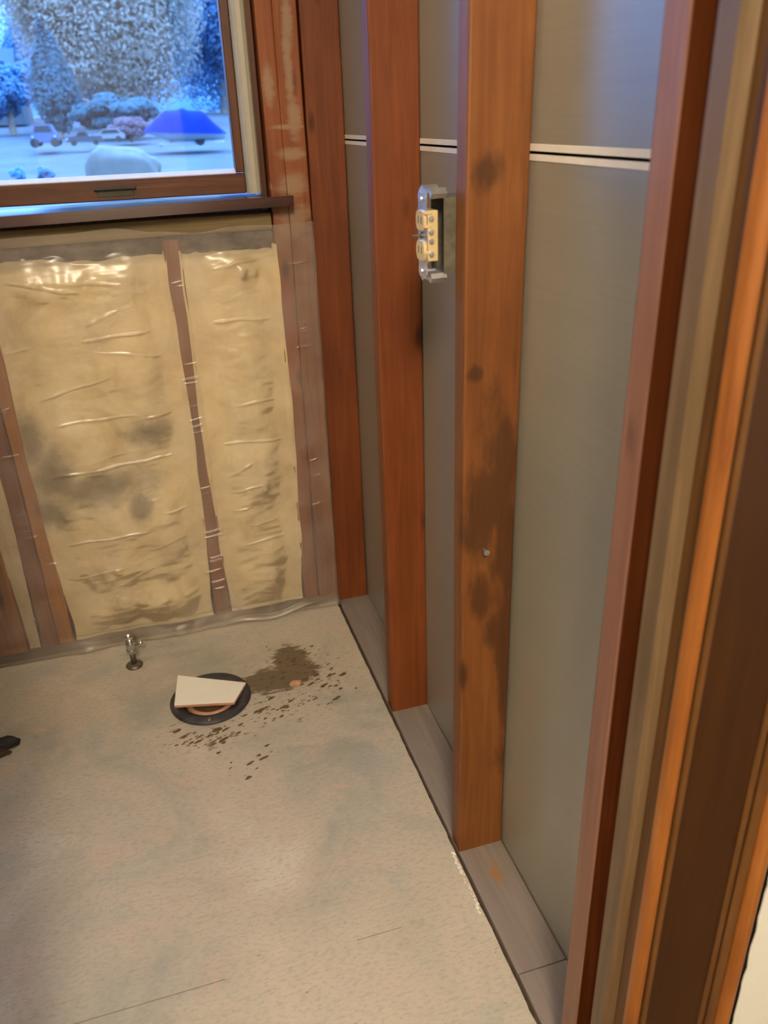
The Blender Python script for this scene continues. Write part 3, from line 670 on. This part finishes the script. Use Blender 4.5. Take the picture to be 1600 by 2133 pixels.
# ---- black scrap at the left edge of the frame
sb = root('rubber_scrap', (-0.875, -0.345, 0), 'black rubber scrap on the floor at the far left edge', 'scrap')
def lump(name, c, r, mat, parent, seed, flat=0.5, sub=3):
    bm = bmesh.new(); bmesh.ops.create_icosphere(bm, subdivisions=sub, radius=1)
    for v in bm.verts:
        d = v.co.normalized(); k = 1+0.35*mnoise.noise(d*1.7+Vector((seed, 0, 0)))+0.18*mnoise.noise(d*4+Vector((0, seed, 0)))
        v.co = Vector((d.x*r[0]*k, d.y*r[1]*k, max(-0.6, d.z)*r[2]*k)) + Vector(c)
    zmin = min(v.co.z for v in bm.verts)
    for v in bm.verts: v.co.z += c[2]-zmin
    return bobj(name, bm, mat, parent)
lump('rubber_lump', (-0.875, -0.338, 0.0004), (0.036, 0.018, 0.011), m_black, sb, 3)
lump('dirt_crust', (-0.885, -0.365, 0.0004), (0.028, 0.012, 0.006), m_dirt, sb, 8)

# ---- crumbs of adhesive around the drain: too many and too small to count
m_crumb = plain('brown_adhesive', (0.13, 0.078, 0.036, 1), 0.95, scale=90, var=0.4)
bm = bmesh.new()
def crumb(x, y, sx, sy, h):
    n = 7; ring = []; 
    for k in range(n):
        t = 2*math.pi*k/n; q = 0.5+0.9*random.random(); u, v = sx*q*math.cos(t), sy*q*math.sin(t); ring.append((x+u*0.93-v*0.36, y+u*0.36+v*0.93))
    lo = [bm.verts.new((a, b, 0.0003)) for a, b in ring]; hi = [bm.verts.new((x+(a-x)*0.6, y+(b-y)*0.6, h)) for a, b in ring]
    for k in range(n): bm.faces.new((lo[k], lo[(k+1) % n], hi[(k+1) % n], hi[k]))
    bm.faces.new(hi); bm.faces.new(lo[::-1])
for cx, cy, sx, sy, n in ((-0.26, -0.42, 0.09, 0.025, 26), (-0.40, -0.455, 0.05, 0.02, 16), (-0.45, -0.46, 0.05, 0.025, 12), (-0.16, -0.33, 0.07, 0.05, 18), (-0.19, -0.22, 0.06, 0.06, 26), (-0.35, -0.54, 0.08, 0.06, 12), (-0.12, -0.40, 0.06, 0.06, 10)):
    for _ in range(n):
        x, y = random.gauss(cx, sx*0.6), random.gauss(cy, sy*0.6)
        if (Vector((x, y, 0))-HC).length < 0.102 or x > -0.015: continue
        s = random.choice((0.0012, 0.0016, 0.002, 0.003, 0.0045)); crumb(x, y, s*2.6, s, 0.001+s*0.25)
for x, y, sx, sy in ((-0.402, -0.442, 0.020, 0.008), (-0.385, -0.448, 0.012, 0.005), (-0.395, -0.482, 0.018, 0.005), (-0.418, -0.488, 0.014, 0.004), (-0.452, -0.470, 0.012, 0.005), (-0.490, -0.415, 0.012, 0.006), (-0.478, -0.44, 0.016, 0.005), (-0.292, -0.405, 0.020, 0.006), (-0.235, -0.415, 0.013, 0.006), (-0.262, -0.37, 0.013, 0.005), (-0.345, -0.575, 0.011, 0.004), (-0.41, -0.52, 0.007, 0.003), (-0.355, -0.615, 0.006, 0.0025), (-0.29, -0.44, 0.006, 0.003)):
    crumb(x, y, sx*0.85, sy, 0.0022)
tag(bobj('adhesive_crumbs', bm, m_crumb), 'brown dried adhesive crumbs scattered on the floor around the drain', 'debris', kind='stuff')
pk = lump('adhesive_clod', (-0.197, -0.338, 0.0004), (0.014, 0.010, 0.006), m_copper, None, 5); tag(pk, 'pinkish lump of adhesive on the brown floor stain', 'debris')

# ---- white plaster flakes along the floor edge by the third stud
bm = bmesh.new()
for k in range(34):
    y = -0.945 - 0.13*(k/33) + random.uniform(-0.004, 0.004); x = -0.0135 + random.uniform(-0.003, 0.003)
    s = random.uniform(0.0010, 0.0028)*(1.3 if (k < 14 or k > 26) else 0.6)
    n0 = len(bm.verts); crumb(x, y, s*0.8, s*1.5, 0.0012+s*0.3)
tag(bobj('plaster_flakes', bm, m_plaster), 'white plaster flakes along the floor edge below the orange stud', 'debris', kind='stuff')

# ================================================================== OUTDOORS
def out_ray(px, py, y):
    d = f_ + r_*((px-800)/F_PX) - u_*((py-1066.5)/F_PX); t = (y+1.9778)/d.y
    return Vector((-0.4222, -1.9778, 1.2701)) + d*t
SLOPE = lambda y: -0.15+0.03*y
m_yard = plain('pale_gravel_yard', (0.040, 0.062, 0.090, 1), 0.9, var=0.35, scale=0.7)
m_leafolive = leafmat('olive_autumn_leaves', (0.42, 0.40, 0.36))
m_leafdark = leafmat('dark_conifer_needles', (0.08, 0.195, 0.2592))
m_leafgreen = leafmat('grey_green_leaves', (0.156, 0.3456, 0.544))
m_bark = plain('grey_bark', (0.30, 0.23, 0.17, 1), 0.9, var=0.3, scale=3)
m_tarp = plain('blue_tarpaulin', (0, 0.0154, 0.18, 1), 0.9, var=0.08, scale=2, spec=0.1)
m_hull = plain('white_hull', (0.42, 0.50, 0.55, 1), 0.3, var=0.04)
m_tire = plain('black_tyre', (0.03, 0.03, 0.03, 1), 0.8)
m_carblue = plain('dark_blue_car_paint', (0.072, 0.1152, 0.216, 1), 0.3)
m_carsilver = plain('pale_car_paint', (0.18, 0.216, 0.2304, 1), 0.3)
m_cardark = plain('black_car_paint', (0.05, 0.06, 0.08, 1), 0.3)
m_carglass = plain('car_glass', (0.03, 0.04, 0.05, 1), 0.1)
m_redsh = leafmat('reddish_twigs', (0.2448, 0.1872, 0.2448))
m_shed = plain('pale_siding', (0.1008, 0.1224, 0.1512, 1), 0.8, var=0.06, scale=1)
m_shedroof = plain('dark_shingle_roof', (0.0288, 0.072, 0.1224, 1), 0.9)
yg = bmesh.new()
vs = [yg.verts.new(p) for p in ((-60, 0.13, SLOPE(0.13)-0.3), (60, 0.13, SLOPE(0.13)-0.3), (60, 70, SLOPE(70)), (-60, 70, SLOPE(70)))]; yg.faces.new(vs)
tag(bobj('ground', yg, m_yard), 'pale gravel yard sloping up beyond the window', 'ground', kind='structure')

def crown(name, c, r, n, size, mat, parent, seed, clumps=14, hole=0.35, cone=False):
    g = np.random.default_rng(seed)
    cc = g.normal(size=(clumps, 3)); cc /= np.linalg.norm(cc, axis=1)[:, None]; cc *= g.random((clumps, 1))**0.4*0.75
    k = g.integers(0, clumps, n); d = g.normal(size=(n, 3)); d /= np.linalg.norm(d, axis=1)[:, None]
    P = cc[k] + d*(g.random((n, 1))**0.2)*hole
    if cone: P[:, :2] *= np.clip(0.78-0.42*P[:, 2:3], 0.2, 1.2)
    P = P*np.array(r)+np.array(c)
    N = d*0.8 + cc[k]*0.6 + np.array((0, 0, 0.7)) + g.normal(size=(n, 3))*0.3; N /= np.linalg.norm(N, axis=1)[:, None]
    a = np.cross(N, g.normal(size=(n, 3))); a /= np.linalg.norm(a, axis=1)[:, None]; b = np.cross(N, a)
    s = size*(0.6+0.8*g.random((n, 1)))
    return link(name, quads_mesh(name, P, a*s, b*s*0.6), mat, parent)
def trunk(bm, p0, p1, r0, r1, n=8):
    d = (Vector(p1)-Vector(p0)).normalized(); a = d.orthogonal().normalized(); b = d.cross(a)
    A = [bm.verts.new(Vector(p0)+(a*math.cos(t)+b*math.sin(t))*r0) for t in np.linspace(0, 2*math.pi, n+1)[:-1]]
    B = [bm.verts.new(Vector(p1)+(a*math.cos(t)+b*math.sin(t))*r1) for t in np.linspace(0, 2*math.pi, n+1)[:-1]]
    for k in range(n): bm.faces.new((A[k], A[(k+1) % n], B[(k+1) % n], B[k]))
    bm.faces.new(A[::-1]); bm.faces.new(B)
def tree(name, x, y, h, r, mat, label, seed, n=7000, size=0.16, low=0.25, cat='tree', clumps=16, hole=0.4, cone=False):
    z = SLOPE(y); t = root(name, (x, y, z), label, cat)
    bm = bmesh.new(); trunk(bm, (x, y, z-0.1), (x+0.1, y, z+h*0.55), r*0.09, r*0.05)
    for k in range(5):
        an = k*1.3+seed; trunk(bm, (x+0.05, y, z+h*(0.3+0.05*k)), (x+r*0.6*math.cos(an), y+r*0.6*math.sin(an), z+h*(0.55+0.07*k)), r*0.035, r*0.012, 6)
    bobj('trunk', bm, m_bark, t)
    tag(crown('crown', (x, y, z+h*(1+low)/2), (r, r, h*(1-low)/2), n, size, mat, t, seed, clumps, hole, cone), kind='stuff')
    return t
p = out_ray(230, 280, 44); tree('deciduous_tree', p.x+0.6, 44, 13, 4.6, m_leafolive, 'tall olive autumn tree filling the window behind the blue boat', 51, 170000, 0.06, 0.0, clumps=120, hole=0.40)
p = out_ray(130, 290, 36); tree('conifer', p.x, 36, 4.1, 1.0, m_leafdark, 'dark narrow evergreen between the parked cars and the autumn tree', 52, 20000, 0.06, 0.02, clumps=70, hole=0.40, cone=True)
p = out_ray(430, 290, 60); tree('deciduous_tree', p.x+1.6, 60, 15, 5.0, m_leafgreen, 'bluish grey tree behind the boat at the right of the window', 53, 130000, 0.08, 0.0, clumps=120, hole=0.40)
p = out_ray(245, 290, 62); tree('deciduous_tree', p.x-2.6, 62, 8, 3.6, m_leafgreen, 'bluish grey tree farthest back behind the parked cars', 57, 100000, 0.08, 0.0, clumps=110, hole=0.40)
p = out_ray(30, 290, 40); tree('leafy_shrub', p.x, 40, 3.2, 1.8, m_leafgreen, 'low grey green shrub at the left edge of the window view', 54, 9000, 0.08, 0.0, 'shrub', clumps=26, hole=0.28)
p = out_ray(232, 280, 33.4); tree('leafy_shrub', p.x+0.2, 33.4, 1.5, 1.9, m_leafdark, 'dark rounded shrub behind the parked black pickup', 55, 9000, 0.07, 0.0, 'shrub', clumps=26, hole=0.26)
p = out_ray(275, 300, 30); tree('leafy_shrub', p.x, 30, 0.7, 0.75, m_redsh, 'low reddish shrub left of the boat trailer', 56, 6000, 0.035, 0.0, 'shrub', clumps=30)
for k, (px, y, lab) in enumerate(((35, 15.5, 'small green garden plant at the window sill line, left one'), (95, 15.5, 'small green garden plant at the window sill line, right one'))):
    p = out_ray(px, 362, y); tree('garden_plant', p.x, y, 0.30, 0.17, m_leafgreen, lab, 60+k, 700, 0.022, 0.0, 'plant', clumps=12)

# pale house at the left edge
p = out_ray(20, 300, 50); hs = root('house', (p.x-3, 52, SLOPE(50)), 'pale sided house with a dark roof at the left of the view', 'house')
x1 = out_ray(62, 300, 50).x; zb = SLOPE(50); zt = out_ray(40, 190, 50).z
box('wall', (x1-7, 50, zb), (x1, 56, zt), m_shed, hs)
bm = bmesh.new(); prism(bm, [(49.6, zt), (53, zt+2.2), (56.4, zt), (53, zt+0.2)], x1-7.4, x1+0.4-0.5, 'x'); bobj('roof', bm, m_shedroof, hs)

# boat on a trailer under a blue tarpaulin
BY = 25.0
bx0, bx1 = out_ray(298, 262, BY).x, out_ray(470, 272, BY).x
gz = SLOPE(BY); bt = root('boat', ((bx0+bx1)/2, BY, gz), 'white motorboat under a bright blue tarpaulin on a trailer', 'boat')
L = bx1-bx0; bzl = out_ray(330, 270, BY).z; bzr = out_ray(470, 272, BY).z
def section_loft(bm, secs):
    prev = None
    for s in secs:
        ring = [bm.verts.new(q) for q in s]
        if prev:
            for k in range(len(ring)-1): bm.faces.new((prev[k], prev[k+1], ring[k+1], ring[k]))
        prev = ring
bm = bmesh.new(); secs = []
ztop = lambda t: np.interp(t, [0, .04, .28, .42, .50, .56, .74, .86, 1.0], [0.02, 0.10, .55, .57, .63, .57, .56, .26, 0.0])
for t in np.linspace(0, 1, 33):
    x = bx0+L*t; zr = bzl-0.03 + (bzr-bzl-0.02)*t; w = 0.9*math.sin(math.pi*min(0.97, max(0.03, t*0.85+0.1)))**0.6
    h = float(ztop(t)); ring = []
    for a in np.linspace(-1, 1, 13): ring.append((x, BY+w*a, zr+h*(1-abs(a)**2.6)-0.03*abs(a)))
    secs.append(ring)
section_loft(bm, secs)
so = bobj('tarpaulin', bm, m_tarp, bt, True)
bm = bmesh.new(); secs = []
for t in np.linspace(0.06, 0.97, 25):
    x = bx0+L*t; zr = bzl-0.04+(bzr-bzl-0.02)*t; w = 0.86*math.sin(math.pi*min(0.97, max(0.03, t*0.85+0.1)))**0.6
    dp = 0.24*min(1, (t-0.03)*4)*(1-0.45*t)+0.03
    secs.append([(x, BY+w*a, zr-dp*(1-abs(a)**7)) for a in np.linspace(-1, 1, 11)])
section_loft(bm, secs); tag(bobj('hull', bm, m_hull, bt, True), 'white hull below the tarpaulin')
zk = bzl-0.30
bm = bmesh.new()
add_box(bm, (bx0+L*0.15, BY-0.35, zk-0.10), (bx0+L*0.95, BY-0.28, zk-0.03)); add_box(bm, (bx0+L*0.15, BY+0.28, zk-0.10), (bx0+L*0.95, BY+0.35, zk-0.03)); add_box(bm, (bx0+L*0.62, BY-0.5, zk-0.14), (bx0+L*0.68, BY+0.5, zk-0.08))
for t in (0.3, 0.8):
    for s in (-0.32, 0.32): add_box(bm, (bx0+L*t, BY+s-0.03, zk-0.05), (bx0+L*t+0.05, BY+s+0.03, zk+0.10))
add_box(bm, (bx0+L*0.16, BY-0.03, gz), (bx0+L*0.19, BY+0.03, zk-0.03)); add_box(bm, (bx0+L*0.15, BY-0.30, zk-0.1), (bx0+L*0.19, BY+0.30, zk-0.05))
bobj('trailer_frame', bm, m_metal, bt)
for s in (-0.5, 0.5):
    bm = bmesh.new(); rr = max(0.13, (zk-0.1-gz)+0.02); lathe(bm, [(0.0, -0.05), (rr*0.9, -0.05), (rr, -0.03), (rr, 0.03), (rr*0.9, 0.05), (0.0, 0.05)], (bx0+L*0.65, BY+s, gz+rr), 'y', 18); bobj('wheel', bm, m_tire, bt)

def car(name, px0, px1, y, body, label, style, group=None):
    a, b = out_ray(px0, 290, y), out_ray(px1, 290, y); L = b.x-a.x; x0 = a.x; z = SLOPE(y); s = L/4.4
    if style == 'front': s = L/1.85
    o = root(name, (x0+L/2, y, z), label, 'car')
    bm = bmesh.new(); W2 = 0.88*s if style != 'front' else 2.1*s
    if style == 'side': prof = [(0.0, 0.35), (0.02, 0.75), (0.25, 0.92), (0.30, 0.95), (0.40, 1.45), (0.78, 1.48), (0.92, 0.98), (1.0, 0.90), (1.0, 0.35)]
    elif style == 'pickup': prof = [(0.0, 0.45), (0.02, 0.95), (0.27, 1.08), (0.36, 1.60), (0.58, 1.62), (0.62, 1.05), (0.99, 1.05), (1.0, 0.45)]
    else: prof = [(0.0, 0.35), (0.0, 1.0), (0.10, 1.08), (0.20, 1.62), (0.80, 1.62), (0.90, 1.08), (1.0, 1.0), (1.0, 0.35)]
    prism(bm, [(x0+L*u, z+h*s) for u, h in prof], y-W2, y+W2, 'y')
    bmesh.ops.bevel(bm, geom=[e for e in bm.edges], offset=0.05*s, segments=2, affect='EDGES'); bobj('car_body', bm, body, o)
    win = {'side': [(0.34, 0.98), (0.42, 1.38), (0.76, 1.40), (0.86, 1.0)], 'pickup': [(0.31, 1.1), (0.375, 1.52), (0.565, 1.53), (0.585, 1.1)], 'front': [(0.15, 1.08), (0.23, 1.52), (0.77, 1.52), (0.85, 1.08)]}[style]
    bm = bmesh.new(); prism(bm, [(x0+L*u, z+h*s) for u, h in win], y-W2-0.012, y-W2+0.02, 'y'); bobj('car_window', bm, m_carglass, o)
    for u in ((0.19, 0.80) if style != 'front' else (0.10, 0.90)):
        for sd in (-1, 1):
            bm = bmesh.new(); R = 0.34*s; lathe(bm, [(0, -0.1*s), (R*0.92, -0.1*s), (R, -0.06*s), (R, 0.06*s), (R*0.92, 0.1*s), (0, 0.1*s)], (x0+L*u, y+sd*(W2-0.06*s), z+R), 'y', 16); bobj('wheel', bm, m_tire, o)
    for u in ((0.06, 0.94) if style == 'front' else (0.03,)):
        bm = bmesh.new(); add_box(bm, (x0+L*u-0.06*L*0.6, y-W2-0.02, z+0.70*s), (x0+L*u+0.06*L*0.6, y-W2+0.02, z+0.84*s), 0.004); bobj('headlight', bm, m_hull, o)
    return o
car('car', 70, 122, 27.5, m_carblue, 'small blue car parked at the left, seen end on', 'front')
car('pickup_truck', 138, 214, 27.5, m_cardark, 'black pickup parked right of the small blue car', 'pickup')
car('car', 186, 262, 29.0, m_carsilver, 'silver car parked behind the black pickup', 'side')
# grey lump added outdoors in place of a pale reflection in the glass
p = out_ray(265, 372, 14.5)
bm = bmesh.new(); x0, x1 = out_ray(180, 360, 14.5).x, out_ray(338, 355, 14.5).x; z0 = SLOPE(14.5)-0.05; zt = out_ray(230, 309, 14.5).z
bmesh.ops.create_icosphere(bm, subdivisions=4, radius=1)
for v in bm.verts:
    d = v.co.normalized(); k = 1+0.12*mnoise.noise(d*2+Vector((4, 0, 0)))+0.05*mnoise.noise(d*6)
    f = lambda q: math.copysign(abs(q)**0.6, q)
    v.co = Vector(((x0+x1)/2+f(d.x)*(x1-x0)/2*k, 14.5+f(d.y)*0.35*k, z0+max(-0.1, f(d.z)*(zt-z0)*k*(1-0.18*d.x))))
m_lumpgrey = plain('grey_reflection_tone', (0.09, 0.108, 0.1044, 1), 0.9, var=0.15, scale=5)
tag(bobj('reflection_lump', bm, m_lumpgrey, None, True), 'flat topped grey lump standing in for a reflection low in the window', 'reflection_lump')
